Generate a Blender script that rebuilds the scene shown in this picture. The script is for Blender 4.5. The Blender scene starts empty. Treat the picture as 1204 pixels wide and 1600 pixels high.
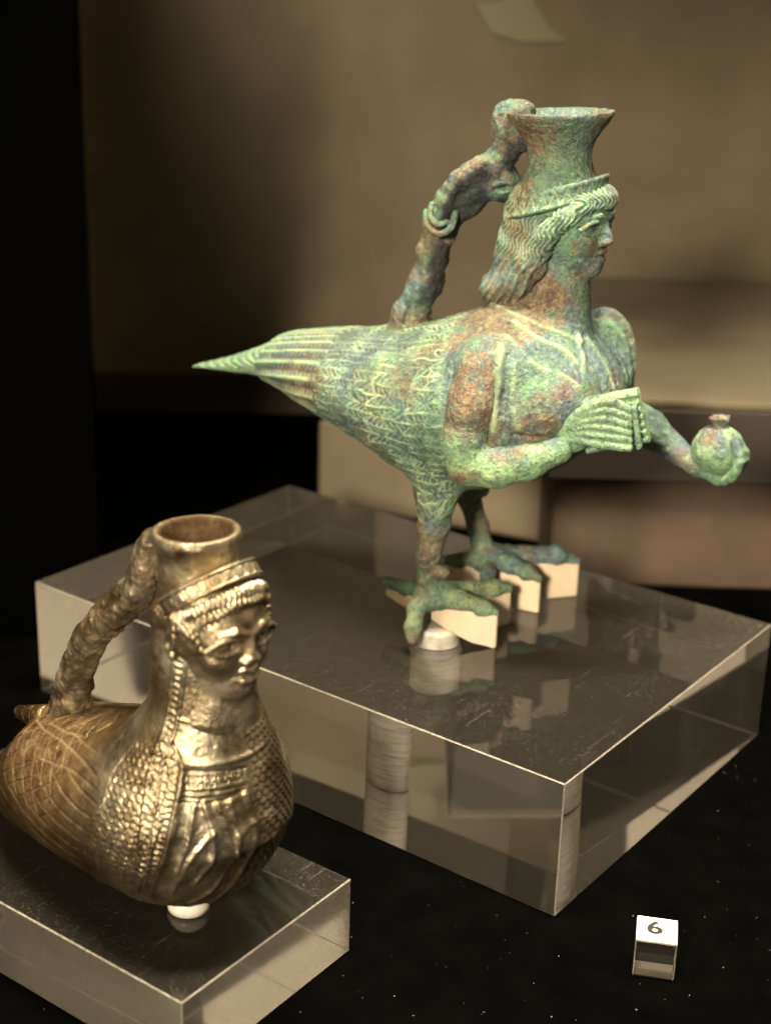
import bpy, bmesh, math
import numpy as np
from mathutils import Vector, Matrix
sc = bpy.context.scene
R = math.radians
# ---------------------------------------------------------------- camera
cam = bpy.data.objects.new('camera', bpy.data.cameras.new('camera')); sc.collection.objects.link(cam); sc.camera = cam
cam.location = (-0.1544, -0.3894, 0.2928); cam.rotation_euler = (R(69.735), R(-1.5971), R(-12.9311))
cam.data.sensor_fit = 'HORIZONTAL'; cam.data.sensor_width = 36; cam.data.lens = 36*2345.35/1204
cam.data.clip_start = .02; cam.data.clip_end = 20
cam.data.dof.use_dof = True; cam.data.dof.focus_distance = .474; cam.data.dof.aperture_fstop = 14.0
# ---------------------------------------------------------------- world: a dim warm gallery
sc.world = bpy.data.worlds.new('World'); sc.world.use_nodes = True
bg = sc.world.node_tree.nodes['Background']; bg.inputs[0].default_value = (1, .82, .6, 1); bg.inputs[1].default_value = .008
# ---------------------------------------------------------------- lamps of the showcase, then two added fills
def lamp(name, kind, loc, aim, power, col, **kw):
    d = bpy.data.lights.new(name, kind); d.energy = power; d.color = col
    for k, v in kw.items(): setattr(d, k, v)
    o = bpy.data.objects.new(name, d); sc.collection.objects.link(o); o.location = loc
    o.rotation_euler = (Vector(aim)-Vector(loc)).to_track_quat('-Z', 'Y').to_euler()
    return o
RISER = (-.0050, .4000, -36, .175)   # where the cloth riser stands: x, y, turn, length
PLINTH = (.0830, .2620, -13)
WARM = (1, .88, .69)
key = lamp('key_spotlight', 'SPOT', (-.59, -.81, .53), (.04, .14, .115), 158, WARM, shadow_soft_size=.08, spot_size=R(29), spot_blend=1.0)
lamp('wall_spotlight', 'SPOT', (-.16, .10, .78), (.020, .57, .365), 44, WARM, shadow_soft_size=.08, spot_size=R(28), spot_blend=1.0)
lamp('case_top_light', 'AREA', (-.02, -.02, 1.0), (-.02, .0, 0), 6, WARM, shape='RECTANGLE', size=.5, size_y=.12, spread=R(54))
lamp('plinth_spotlight', 'SPOT', (.34, .12, .85), (.235, .37, .10), 6.5, WARM, shadow_soft_size=.03, spot_size=R(28), spot_blend=.8)
lamp('added_wall_fill', 'SPOT', (.0, -.75, 1.5), (-.86, -.1, .30), 150, WARM, shadow_soft_size=.1, spot_size=R(62), spot_blend=.8)  # added lamp: brightens the unseen left wall that acrylic and metal mirror
lamp('added_wall_fill', 'SPOT', (.1, -.75, 1.5), (.94, -.2, .30), 150, WARM, shadow_soft_size=.1, spot_size=R(62), spot_blend=.8)  # its added partner for the unseen right wall
sc.view_settings.view_transform = 'Standard'; sc.view_settings.look = 'None'; sc.view_settings.gamma = 1; sc.view_settings.exposure = 0
sc.render.engine = 'CYCLES'
cy = sc.cycles; cy.use_denoising = True; cy.max_bounces = 18; cy.transmission_bounces = 18; cy.glossy_bounces = 8; cy.diffuse_bounces = 4
cy.caustics_refractive = True; cy.caustics_reflective = True; cy.sample_clamp_indirect = 6; cy.blur_glossy = .3
# ---------------------------------------------------------------- sculpting in numpy (lengths in millimetres)
import numpy as np
rng = np.random.default_rng(7)
f32 = np.float32
NT = rng.random((32, 32, 32)).astype(f32)
def vnoise(x, y, z, cell, seed=0):
    """smooth value noise in 0..1"""
    px, py, pz = x/cell+seed*7.13+100, y/cell+seed*3.71+100, z/cell+seed*5.37+100
    ix, iy, iz = np.floor(px).astype(np.int32), np.floor(py).astype(np.int32), np.floor(pz).astype(np.int32)
    fx, fy, fz = px-ix, py-iy, pz-iz
    fx, fy, fz = fx*fx*(3-2*fx), fy*fy*(3-2*fy), fz*fz*(3-2*fz)
    g = lambda a, b, c: NT[(ix+a) & 31, (iy+b) & 31, (iz+c) & 31]
    c00 = g(0,0,0)*(1-fx)+g(1,0,0)*fx; c10 = g(0,1,0)*(1-fx)+g(1,1,0)*fx
    c01 = g(0,0,1)*(1-fx)+g(1,0,1)*fx; c11 = g(0,1,1)*(1-fx)+g(1,1,1)*fx
    return (c00*(1-fy)+c10*fy)*(1-fz)+(c01*(1-fy)+c11*fy)*fz
def fbm(x, y, z, cell, n=3, seed=0):
    r = 0; a = 1; t = 0
    for i in range(n):
        r = r+a*vnoise(x, y, z, cell/2**i, seed+i); t += a; a *= .5
    return r/t
def smin(a, b, k):
    h = np.clip(.5+.5*(b-a)/k, 0, 1); return b+(a-b)*h-k*h*(1-h)
def smax(a, b, k): return -smin(-a, -b, k)
def sstep(a, b, x):
    t = np.clip((x-a)/(b-a), 0, 1); return t*t*(3-2*t)
def axes(yaw=0, pitch=0, roll=0):
    """rows are the local axes; degrees; yaw about z, then pitch about y (nose up), then roll about x"""
    a, b, c = np.radians((yaw, -pitch, roll))
    Z = np.array([[np.cos(a),-np.sin(a),0],[np.sin(a),np.cos(a),0],[0,0,1]])
    Y = np.array([[np.cos(b),0,np.sin(b)],[0,1,0],[-np.sin(b),0,np.cos(b)]])
    X = np.array([[1,0,0],[0,np.cos(c),-np.sin(c)],[0,np.sin(c),np.cos(c)]])
    return (Z@Y@X).T
def tolocal(x, y, z, c, A):
    x, y, z = x-c[0], y-c[1], z-c[2]
    return [x*A[i,0]+y*A[i,1]+z*A[i,2] for i in range(3)]
def ell(c, r, A=None):
    def f(x, y, z):
        if A is None: a, b, d = x-c[0], y-c[1], z-c[2]
        else: a, b, d = tolocal(x, y, z, c, A)
        k0 = np.sqrt((a/r[0])**2+(b/r[1])**2+(d/r[2])**2)
        k1 = np.sqrt((a/r[0]**2)**2+(b/r[1]**2)**2+(d/r[2]**2)**2)+1e-9
        return k0*(k0-1)/k1
    return f
def cone(a, b, ra, rb):
    a, b = np.asarray(a, float), np.asarray(b, float); d = b-a; L2 = d@d
    def f(x, y, z):
        px, py, pz = x-a[0], y-a[1], z-a[2]
        t = np.clip((px*d[0]+py*d[1]+pz*d[2])/L2, 0, 1)
        return np.sqrt((px-t*d[0])**2+(py-t*d[1])**2+(pz-t*d[2])**2)-(ra+(rb-ra)*t)
    return f
def chain(p, r, k=.6):
    fs = [cone(p[i], p[i+1], r[i], r[i+1]) for i in range(len(p)-1)]
    def f(x, y, z):
        d = fs[0](x, y, z)
        for g in fs[1:]: d = smin(d, g(x, y, z), k)
        return d
    return f
def union(k, *fs):
    def f(x, y, z):
        d = fs[0](x, y, z)
        for g in fs[1:]: d = smin(d, g(x, y, z), k)
        return d
    return f
def cut(k, a, *bs):
    def f(x, y, z):
        d = a(x, y, z)
        for b in bs: d = smax(d, -b(x, y, z), k)
        return d
    return f
def rbox(c, h, r, A=None):
    def f(x, y, z):
        a, b, d = tolocal(x, y, z, c, np.eye(3) if A is None else A)
        qx, qy, qz = np.abs(a)-h[0]+r, np.abs(b)-h[1]+r, np.abs(d)-h[2]+r
        return np.sqrt(np.maximum(qx,0)**2+np.maximum(qy,0)**2+np.maximum(qz,0)**2)+np.minimum(np.maximum(qx,np.maximum(qy,qz)),0)-r
    return f
def turned(c, A, zs, rs, sx=1, sy=1):
    """solid of revolution: radius rs over height zs along the local z axis"""
    zs, rs = curve(zs, rs)
    def f(x, y, z):
        a, b, d = tolocal(x, y, z, c, A)
        return np.maximum((np.sqrt((a/sx)**2+(b/sy)**2)-np.interp(d, zs, rs))*.85, np.maximum(zs[0]-d, d-zs[-1]))
    return f
def curve(xs, ys, n=400):
    """smooth curve through the knots (Catmull-Rom), sampled"""
    xs, ys = np.asarray(xs, float), np.asarray(ys, float)
    m = np.gradient(ys, xs); X = np.linspace(xs[0], xs[-1], n)
    i = np.clip(np.searchsorted(xs, X)-1, 0, len(xs)-2); h = xs[i+1]-xs[i]; t = (X-xs[i])/h
    return X, ((2*t**3-3*t**2+1)*ys[i]+(t**3-2*t**2+t)*h*m[i]+(-2*t**3+3*t**2)*ys[i+1]+(t**3-t**2)*h*m[i+1])
def spline(pts, n=60):
    """dense polyline through 3-D points"""
    P = np.asarray(pts, float)
    if len(P) < 3: return P[0]+(P[-1]-P[0])*np.linspace(0, 1, n)[:, None]
    t = np.concatenate([[0], np.cumsum(np.linalg.norm(np.diff(P, axis=0), axis=1))])
    return np.stack([curve(t, P[:, k], n)[1] for k in range(P.shape[1])], 1)
def seg_dist(V, pts, n=60, closed=False):
    """distance from each vertex to a curve, and the place along it in 0..1"""
    S = spline(list(pts)+([pts[0]] if closed else []), n)
    lo, hi = S.min(0)-12, S.max(0)+12
    out = np.full(len(V), 99.); tt = np.zeros(len(V))
    m = np.where(np.all((V > lo) & (V < hi), axis=1))[0]
    if len(m):
        p = V[m]; best = np.full(len(m), 99.); bt = np.zeros(len(m))
        for i in range(n-1):
            d = S[i+1]-S[i]; L = d@d+1e-9
            t = np.clip(((p-S[i])@d)/L, 0, 1); q = np.linalg.norm(p-S[i]-t[:, None]*d, axis=1)
            k = q < best; best[k] = q[k]; bt[k] = (i+t[k])/(n-1)
        out[m] = best; tt[m] = bt
    return out, tt
def surface(f, lo, hi, h, newton=1):
    """surface nets on a grid refined only near the surface -> verts, quads, normals"""
    lo, hi = np.asarray(lo, float), np.asarray(hi, float)
    m = np.ceil((hi-lo)/(4*h)).astype(int)+1
    c = [lo[k]+4*h*np.arange(m[k]+1)+2*h*0 for k in range(3)]
    G = np.stack(np.meshgrid(*[lo[k]+4*h*(np.arange(m[k])+.5)-h/2 for k in range(3)], indexing='ij'), -1).reshape(-1, 3).astype(f32)
    D = f(G[:,0], G[:,1], G[:,2]).reshape(m)
    near = np.abs(D) < 4*h*1.35
    F = np.repeat(np.repeat(np.repeat(np.where(D > 0, 9., -9.).astype(f32), 4, 0), 4, 1), 4, 2)
    bi = np.argwhere(near)
    off = np.stack(np.meshgrid(*[np.arange(4)]*3, indexing='ij'), -1).reshape(-1, 3)
    I = (bi[:, None]*4+off[None]).reshape(-1, 3)
    for s in range(0, len(I), 400000):
        J = I[s:s+400000]; P = (lo+J*h).astype(f32)
        F[J[:,0], J[:,1], J[:,2]] = f(P[:,0], P[:,1], P[:,2])
    S = F > 0
    n = np.array(F.shape)
    cnt = np.zeros(n-1, np.int8)
    for a in (0, 1):
        for b in (0, 1):
            for d in (0, 1): cnt += S[a:n[0]-1+a, b:n[1]-1+b, d:n[2]-1+d]
    act = np.argwhere((cnt > 0) & (cnt < 8))
    vid = np.full(n-1, -1, np.int32); vid[act[:,0], act[:,1], act[:,2]] = np.arange(len(act))
    acc = np.zeros((len(act), 3)); num = np.zeros(len(act))
    cor = [(a, b, d) for a in (0, 1) for b in (0, 1) for d in (0, 1)]
    val = {q: F[act[:,0]+q[0], act[:,1]+q[1], act[:,2]+q[2]] for q in cor}
    for q in cor:
        for ax in range(3):
            if q[ax] == 0:
                e = list(q); e[ax] = 1; v0, v1 = val[q], val[tuple(e)]
                k = (v0 > 0) != (v1 > 0)
                t = np.where(k, v0/np.where(k, v0-v1, 1), 0)
                p = np.tile(np.array(q, float), (len(act), 1)); p[:, ax] += t
                acc += p*k[:, None]; num += k
    V = lo+(act+acc/num[:, None])*h
    Q = []
    for ax in range(3):
        b, d = (ax+1) % 3, (ax+2) % 3
        sl = [slice(None)]*3; sl[ax] = slice(0, -1); s2 = [slice(None)]*3; s2[ax] = slice(1, None)
        A, B = S[tuple(sl)], S[tuple(s2)]
        for flip, M in ((False, ~A & B), (True, A & ~B)):
            e = np.argwhere(M); e = e[(e[:, b] > 0) & (e[:, d] > 0) & (e[:, b] < n[b]-1) & (e[:, d] < n[d]-1)]
            q = []
            for ob, od in ((1, 1), (0, 1), (0, 0), (1, 0)):
                g = e.copy(); g[:, b] -= ob; g[:, d] -= od; q.append(vid[g[:,0], g[:,1], g[:,2]])
            q = np.stack(q, 1)
            Q.append(q[:, ::-1] if flip else q)
    Q = np.concatenate(Q); Q = Q[(Q >= 0).all(1)]
    for _ in range(newton):
        d, N = grad(f, V); V = V-np.clip(d, -h, h)[:, None]*N
    d, N = grad(f, V)
    return V, Q, N
def grad(f, V, e=.05):
    x, y, z = V[:,0], V[:,1], V[:,2]
    d = f(x, y, z)
    g = np.stack([f(x+e, y, z)-f(x-e, y, z), f(x, y+e, z)-f(x, y-e, z), f(x, y, z+e)-f(x, y, z-e)], 1)/(2*e)
    L = np.linalg.norm(g, axis=1)+1e-6
    return d/np.maximum(L, .3), g/L[:, None]
def ridges(V, lines):
    """sum of (points, height, width[, closed]) ridges or, with a negative height, grooves"""
    r = np.zeros(len(V))
    for l in lines:
        d, t = seg_dist(V, l[0], closed=len(l) > 3 and l[3])
        r += l[1]*np.exp(-(d/l[2])**2)
    return r
def feathers(s, a, ls, wa, barb=1.9, lines=1):
    """overlapping scale feathers: s runs toward the tail, a across; returns the relief and the incised lines"""
    i0 = np.floor(s/ls); h = np.zeros_like(s); inc = np.zeros_like(s); done = np.zeros(s.shape, bool)
    for r in (i0-1, i0):
        v = s/ls-r; u = a/wa+.5*(r % 2); j = np.floor(u); w = u-j-.5
        end = 1+.85*np.sqrt(np.clip(1-(2*w)**2, 0, 1))
        ins = (v < end) & ~done
        e = np.clip((end-v)*ls, 0, 9)
        bar = .5+.5*np.sin(2*np.pi*(v*ls*.9+np.abs(w)*wa*.75)/barb+j*1.7+r*2.3)
        ew = .08*ls+.12
        lift = .055*ls*v/2-.05*ls*np.exp(-(e/ew)**2)-.02
        li = np.exp(-(e/ew)**2)
        if lines:
            lift = lift+.14*(1-np.clip(np.abs(w)*6, 0, 1))-.17*bar*(e > .9)*(np.abs(w) > .06)
            li = np.maximum(li, (.25+.6*((j*7.3+r*3.7) % 1))*sstep(.68, .92, bar)*(e > .7)); li = np.maximum(li, np.exp(-(w*wa/.35)**2)*.9)
        h = np.where(ins, lift, h); inc = np.where(ins, li, inc); done |= ins
    return h, inc
def face_parts(c, A, u, wide=1, mz=0, ey=1.2, lip=1.0, ns=1.0):
    """a head with brow, eyes, nose, lips and chin; x forward, y left, z up, u = half the head's height"""
    P = lambda x, y, z: np.asarray(c)+A.T@(np.array([x, y*wide, z+(mz if -.62 < z < -.42 else 0)])*u)
    E = lambda p, r, B=None: ell(P(*p), np.array(r)*u, A if B is None else B@A)
    fs = [E((0, 0, .12), (.86, .74*wide, .9)), E((.32, 0, -.40), (.50, .5*wide, .50)), E((.42, 0, -.62), (.34, .36*wide, .30)), E((.63, 0, -.77), (.2, .22, .2))]
    base = union(.22*u, *fs)
    cheeks = [E((.52, s*.34, -.27), (.24, .24, .26)) for s in (-1, 1)]
    base = union(.16*u, base, *cheeks)
    base = cut(.12*u, base, *[E((.93, s*.33, .03), (.17, .19, .12)) for s in (-1, 1)])
    nose = union(.08*u, cone(P(.79, 0, .17), P(.86+.1*ns, 0, -.21), .07*u, .09*u), E((.86, -.1, -.25), (.1, .075, .075)), E((.86, .1, -.25), (.1, .075, .075)))
    brow = [chain([P(.83, s*.09, .2), P(.82, s*.26, .27), P(.7, s*.46, .22), P(.58, s*.56, .1)], [.05*u, .055*u, .045*u, .03*u]) for s in (-1, 1)]
    base = union(.07*u, base, nose, *brow)
    for s in (-1, 1):
        base = union(.03*u, base, E((.68-.03*ey, s*.32, .04), (.13, .19*ey, .095*ey)))
        k = lambda dx, dy, dz: P(.68-.03*ey+dx, s*(.32+dy*ey), .03+dz*ey)
        up = [k(.12, -.2, -.02), k(.165, -.08, .095), k(.12, .08, .1), k(-.01, .24, -.01)]
        lo_ = [k(.12, -.2, -.02), k(.135, -.06, -.095), k(.08, .09, -.095), k(-.01, .24, -.01)]
        base = union(.02*u, base, chain(spline(up, 9), [.034*u*ey]*9), chain(spline(lo_, 9), [.026*u*ey]*9))
        base = cut(.02*u, base, ell(k(.135, -.02, .0), np.array((.03, .035, .035))*u*ey))
    m = lambda x, y, z: P(.84+x*lip, y*lip, -.52+z*lip)
    upper = [m(-.11, -.2, .02), m(0, -.07, .08), m(.02, 0, .06), m(0, .07, .08), m(-.11, .2, .02)]
    lower = [m(-.11, -.17, -.01), m(-.02, -.07, -.07), m(-.01, 0, -.075), m(-.02, .07, -.07), m(-.11, .17, -.01)]
    base = union(.03*u, base, chain(upper, np.array([.03, .052, .05, .052, .03])*u*lip), chain(lower, np.array([.03, .06, .065, .06, .03])*u*lip))
    base = cut(.03*u, base, chain([m(-.08, -.2, 0), m(.06, 0, -.005), m(-.08, .2, 0)], [.014*u*lip]*3))
    return base, P
# ---------------------------------------------------------------- the green siren vessel (x forward, y its left, z up from the block)
def lofted(rows, top_k=1.0):
    r = np.array(rows, float); r = r[np.argsort(r[:, 0])]
    X, T = curve(r[:,0], r[:,1]); _, B = curve(r[:,0], r[:,2]); _, W = curve(r[:,0], r[:,3])
    def f(x, y, z):
        t, b, w = np.interp(x, X, T), np.interp(x, X, B), np.interp(x, X, W)
        zc, hz = (t+b)/2, np.maximum((t-b)/2, .3)
        g = np.sqrt(((z-zc)/hz)**2+(y/w)**2)
        d = (g-1)*np.minimum(hz, w)*.9
        return np.maximum(d, np.maximum(X[0]-x, x-X[-1]))
    return f
S_ROWS = [(-121,85.6,83.6,3),(-112,88.5,84.2,6),(-100,93,84.8,9.5),(-88,98.5,85.6,14),(-80,102.5,85.2,17.5),(-66,106,80.5,23.5),(-52,108.5,75.5,29),
          (-31,112.5,67.5,36),(-9,119,57.5,40),(6,125,56.5,41),(20,127.5,60.5,41),(33,127,66.5,38.5),(43,122,72.5,33),(50,115.5,79,26),(55,108,86,18),(58,101,92,9),(59,98,95,4)]
s_trunk = lofted(S_ROWS)
s_breasts = [ell((41.5, s*21, 99.5), (13, 13.5, 12.5)) for s in (-1, 1)]
s_shoulders = [ell((22, s*29, 110), (14, 12, 12), axes(-s*20)) for s in (-1, 1)]
s_sleeve = ell((44, 23.5, 106.5), (11.5, 9, 18), axes(20, 0))
s_body_f = union(5, s_trunk, *s_breasts, *s_shoulders, s_sleeve, ell((26, 0, 123), (20, 18, 9)))
s_body_f = union(4, s_body_f, cone((-.5, -20, 67), (-1.0, -22, 49), 11, 6), cone((-5, 20, 68), (-5, 22, 47), 12.5, 7))
def s_body_disp(V, N):
    x, y, z = V.T
    zc = np.interp(x, [-121, -52, 0, 60], [84.5, 89, 89, 95])
    th = np.arctan2(y, z-zc)
    R = np.interp(x, [-121, -80, -50, -10, 60], [5, 20, 29, 38, 38])
    w1, w2 = (vnoise(x, y, z, 9, 3)-.5)*2.6+(vnoise(x, y, z, 3, 13)-.5)*1.3, (vnoise(x, y, z, 9, 4)-.5)*2.6+(vnoise(x, y, z, 3, 14)-.5)*1.3
    h1, i1 = feathers(-x+w1+60, th*36+w2, 8.4, 7.0)
    h2, i2 = feathers(-x+w1+60, th*36+w2, 12.5, 6.4, 2.1)
    up = sstep(100, 108, z+w1); h = h1*(1-up)+h2*up; i = i1*(1-up)+i2*up
    sq = fbm(x, y, z, 2.6, 2, 17); sq = np.exp(-((sq-.5)/.028)**2)*sstep(.4, .6, fbm(x, y, z, 9, 2, 19)+.14)
    h = h-.08*sq; i = np.maximum(i*.95, sq*.45)
    worn = .3+.7*sstep(.36, .56, fbm(x, y, z, 10, 3, 29)); h = h*worn; i = i*(.25+.75*worn)
    # the tail: long flutes with herringbone barbs, and the folded tip
    tail = sstep(-47, -50, x+w1*1.2); tip = sstep(-82, -84, x-.25*(z-92))
    nf = th*14/np.pi+.5+(w1+w2)*.03; u = nf-np.floor(nf)-.5
    flute = .9*np.cos(2*np.pi*u)*np.interp(x, [-84, -80, -52, -46], [.6, 1, .8, .2])
    bar = .5+.5*np.sin(2*np.pi*(x*.9+np.abs(u)*5)/1.9)
    ht = flute*.9-.05*bar*(np.abs(u) > .1); it = np.maximum(np.exp(-(u/.13)**2)*.9, .35*(bar > .6)*(np.abs(u) < .40))
    n2 = z/2.1+.06*x; hp = .3*np.cos(2*np.pi*n2); ip = .6*np.exp(-((n2-np.floor(n2)-.5)/.2)**2)
    ht = ht*(1-tip)+(hp-.75)*tip; it = it*(1-tip)+ip*tip
    h = h*(1-tail)+ht*tail; i = i*(1-tail)+it*tail
    seam = np.exp(-((x+48.5+w1*1.2)/.5)**2)*.5; h -= seam
    # the clothed breast carries folds instead
    side = np.where(y < 0, 1, 1)
    cloth = sstep(3, 8, x+.25*(z-105))*sstep(70, 77, z-.0*x)
    cloth = np.maximum(cloth, sstep(36, 40, x)*sstep(74, 79, z))
    fold = ridges(V, S_FOLDS)
    sd, st = seg_dist(V, S_SHOULDER); dip = 1.5*np.exp(-(sd/1.1)**2)+1.8*np.exp(-(seg_dist(V, S_ARMPIT)[0]/1.4)**2)
    wave = .35*(vnoise(x, y*1.3, z*.8, 3.2, 9)-.5)
    d = h*(1-cloth)+(fold+wave)*cloth
    far = sstep(10, 16, y)*sstep(34, 40, x)
    d += far*.9*np.cos((y*.9-x*.35)*1.5)
    pits = fbm(x, y, z, 2.2, 3, 11)
    d += (pits-.5)*(.2+.35*cloth)
    rust = np.exp(-(((x+55+w1)/9)**2+((z-95)/11)**2))*(y < 8)
    rust = np.maximum(rust, tail*(1-tip)*sstep(.36, .47, np.abs(u))*.8)
    rust = np.maximum(rust, np.exp(-(((x-42)/9)**2+((z-88)/8)**2+((y+22)/14)**2))*1.15)
    rust = np.maximum(rust, np.exp(-(((x-26)/5)**2+((z-92)/16)**2))*(y < 0)*.9)
    fresh = -.55*np.maximum(sstep(-70, -95, x), .0)-.15*sstep(-45, -60, x)
    fresh = fresh+(fresh > -.2)*.58*(1-cloth)*(1-np.clip(i*1.4, 0, 1))*sstep(.35, .55, fbm(x, y, z, 8, 2, 23)+.12)
    d -= dip; rust = np.maximum(rust, .8*np.exp(-(seg_dist(V, S_ARMPIT)[0]/2.5)**2))
    return d, i*(1-cloth)+cloth*np.clip(fold*.6, 0, 1), rust, fresh
S_FOLDS = [  # curve, height, width
    ([(12.4,-9.4,128.3), (23.2,-16.3,127.5), (35.7,-17.1,124.3), (46.0,-9.0,118.8)], .8, 1.0),
    ([(25.1,-19.4,124.9), (36.6,-21.2,120.5), (44.8,-18.0,116.7), (53.0,-17.4,110.9)], 1.5, 1.3),
    ([(26.6,-23.7,122.6), (37.1,-25.6,117.6), (46.0,-23.4,112.8), (52.9,-22.4,107.9)], -.8, .9),
    ([(26.1,-28.1,122.0), (37.5,-29.9,114.1), (47.1,-25.8,109.7), (53.8,-23.0,106.0)], 1.2, 1.2),
    ([(26.4,-33.7,120.3), (28.7,-39.1,112.2), (28.2,-39.8,100.5), (28.0,-39.6,92)], .95, 1.5),
    ([(29.8,-35.0,116.6), (31.0,-38.1,108.4), (30.8,-39.0,100.9), (31.4,-38.9,91)], -1.0, 1.2),
    ([(32.9,-35.0,114.6), (33.5,-37.3,108.4), (33.8,-38.5,101.9), (36,-37.4,93)], .8, 1.4),
    ([(34.5,-37.0,90.4), (42.0,-32.5,90.0), (47.6,-29.0,94.6), (50.3,-27.5,100.8)], -.9, 1.0),
    ([(45.0,-8.4,120.8), (49.6,-13.3,114.5), (53.7,-19.0,109.6)], 1.2, 1.2),
    ([(22.3,-19.5,124.6), (30.0,-20.5,123.5), (40, -19, 120)], -.5, .7),
    ([(48,-10,118), (54,-9,110), (57.5,-10,101)], -1.0, 1.2), ([(47,-4,119), (55,-2,110), (58,-3,101)], 1.0, 1.3), ([(47,4,119), (55,4,110), (58,2,101)], -.9, 1.2)]
S_ARMPIT = [(25.6,-34.5,119), (27.2,-38.5,110), (26.2,-39.6,100), (25.2,-39.6,90), (24.5,-39.5,85)]
S_SHOULDER = [(13.5,-41,92), (12.6,-39.7,101.0), (11.4,-35.2,113.5), (13.6,-27.8,119.0), (20.6,-28.9,121.1), (27.4,-34.3,118.3)]
# head, hair, diadem, spout
S_HC = np.array((34.2, 0, 158.6)); S_HA = axes(-4, -3)
S_U = 18.3
s_face_f, S_FP = face_parts(S_HC, S_HA, S_U, 1.10, 0, 1.25, 1.0, .75)
s_head_f = union(2.2, s_face_f, chain([(29.5, 0, 116), (31.5, 0, 123), (33.5, 0, 131), (34.5, 0, 139), (33, 0, 150)], [16.5, 14.2, 11.0, 9.3, 9.5], 3))
def s_head_disp(V, N):
    x, y, z = V.T
    d = (fbm(x, y, z, 2.0, 3, 21)-.5)*.42
    d += ridges(V, [([(15, -14, 126), (30, -17.5, 122.5), (43, -10, 120)], .9, 1.1)])
    d -= .35*np.exp(-((z-135.2+.12*(x-30))/.4)**2)*(x > 30)+.3*np.exp(-((z-133.6+.12*(x-30))/.4)**2)*(x > 30)
    b = np.exp(-(((x-36)/6)**2+((z-134)/5)**2))*.9
    return d, np.zeros(len(x)), b
hair_front = [chain([(44, s*3, 168.5), (43.5, s*9.5, 166), (39, s*13.6, 162), (34, s*14.8, 157), (31, s*14.2, 150.5)], [3.6, 3.7, 3.5, 3.7, 3.2], 2) for s in (-1, 1)]
hair_front.append(chain([(46.6, -4.5, 167.3), (48.2, 0, 168), (46.6, 4.5, 167.3)], [3.6, 3.8, 3.6], 2))
hair_back = [ell((28.5, 0, 161), (13.5, 14, 16)), chain([(23, 0, 160), (21.5, 0, 148), (19, 0, 140), (12.5, 0, 133.8)], [10.5, 10.5, 9.5, 6.5], 4),
             *[chain([(30.5, q*10.8, 153), (27, q*11, 145), (22.5, q*10.5, 138), (14, q*7.5, 133.5)], [4.8, 5.4, 5.2, 3.8], 2) for q in (-1, 1)],
             ell((13, 0, 133), (8.5, 11, 5.2), axes(0, 18)), ell((21, 0, 131), (9, 10.5, 8))]
s_hair_f = union(2.5, *hair_front, union(4, *hair_back))
def s_hair_disp(V, N):
    x, y, z = V.T
    low = sstep(149, 143, z)
    ph = (x*.92-z*.25+.75*np.sin(z*.85+np.abs(y)*.3)+(vnoise(x, y, z, 4, 8)-.5)*.8)/1.6
    strand = .5+.5*np.cos(2*np.pi*ph)
    lk = .5+.5*np.cos(2*np.pi*(x*.85-z*.5+.5*np.sin(z*.5))/2.9)
    fr = sstep(36, 41, x)*sstep(162, 166, z)
    ph2 = (np.abs(y)*1.0+.8*np.sin(z*1.1))/1.6
    strand = strand*(1-fr)+(.5+.5*np.cos(2*np.pi*ph2))*fr
    d = (strand-.5)*.66*(1-low)+(lk-.5)*.8*low+(fbm(x, y, z, 2.0, 3, 31)-.5)*.45
    b = np.exp(-(((x-14)/4)**2+((z-133)/3)**2))*.8
    return d, strand**3*(1-low)*.6+lk**4*low*.3, b
# diadem: a slanting band round the head
S_DN = np.array((-.30, 0, .954)); S_DC = np.array((33.5, 0, 167.6))
def s_band(x, y, z, off=0):
    return (x-S_DC[0])*S_DN[0]+(z-S_DC[2])*S_DN[2]-off
def s_diadem_f(x, y, z):
    t = s_band(x, y, z); r = np.sqrt(((x-31.5-.2*t)/1.04)**2+y*y)
    R = 15.9-.12*t+.25*np.exp(-((t-2.4)/.9)**2)+.8*np.exp(-((t+2.6)/.9)**2)
    return smax(smax((r-R)*.9, np.abs(t)-3.6, .8), -(r-9), .5)
def s_diadem_disp(V, N):
    x, y, z = V.T; t = s_band(x, y, z); a = np.arctan2(y, x-31.5)*16
    tri = np.abs(((a/4.2) % 1)-.5)*2*5.0-2.5
    zig = np.exp(-((t-tri)/.55)**2)*(np.abs(t) < 3)
    d = -.3*zig+(fbm(x, y, z, 2.0, 3, 41)-.5)*.5
    return d, zig*.6, np.zeros(len(x))
s_spout_f0 = turned((31.8, 0, 160), axes(0, 3), [0, 8, 13, 18, 21.5, 25, 29, 32.2, 34.3, 35.6], [13.5, 14.2, 13.0, 11.3, 11.0, 11.9, 14.3, 16.8, 18.2, 18.3])
s_spout_f = cut(.5, s_spout_f0, turned((31.8, 0, 160), axes(0, 3), [18, 22, 27, 32, 35.2, 37], [7.5, 8.3, 10.5, 13.5, 16.6, 17.2]))
def s_plain(seed, amp=.45, cell=2.2, rust=None, fresh=0):
    def g(V, N):
        x, y, z = V.T
        b = np.zeros(len(x)) if rust is None else np.exp(-(((V-np.array(rust[:3]))/rust[3])**2).sum(1))*rust[4]
        return (fbm(x, y, z, cell, 3, seed)-.5)*amp*1.3, np.zeros(len(x)), b, -fresh*sstep(.30, .52, fbm(x, y, z, 11, 2, seed+3))
    return g
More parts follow.
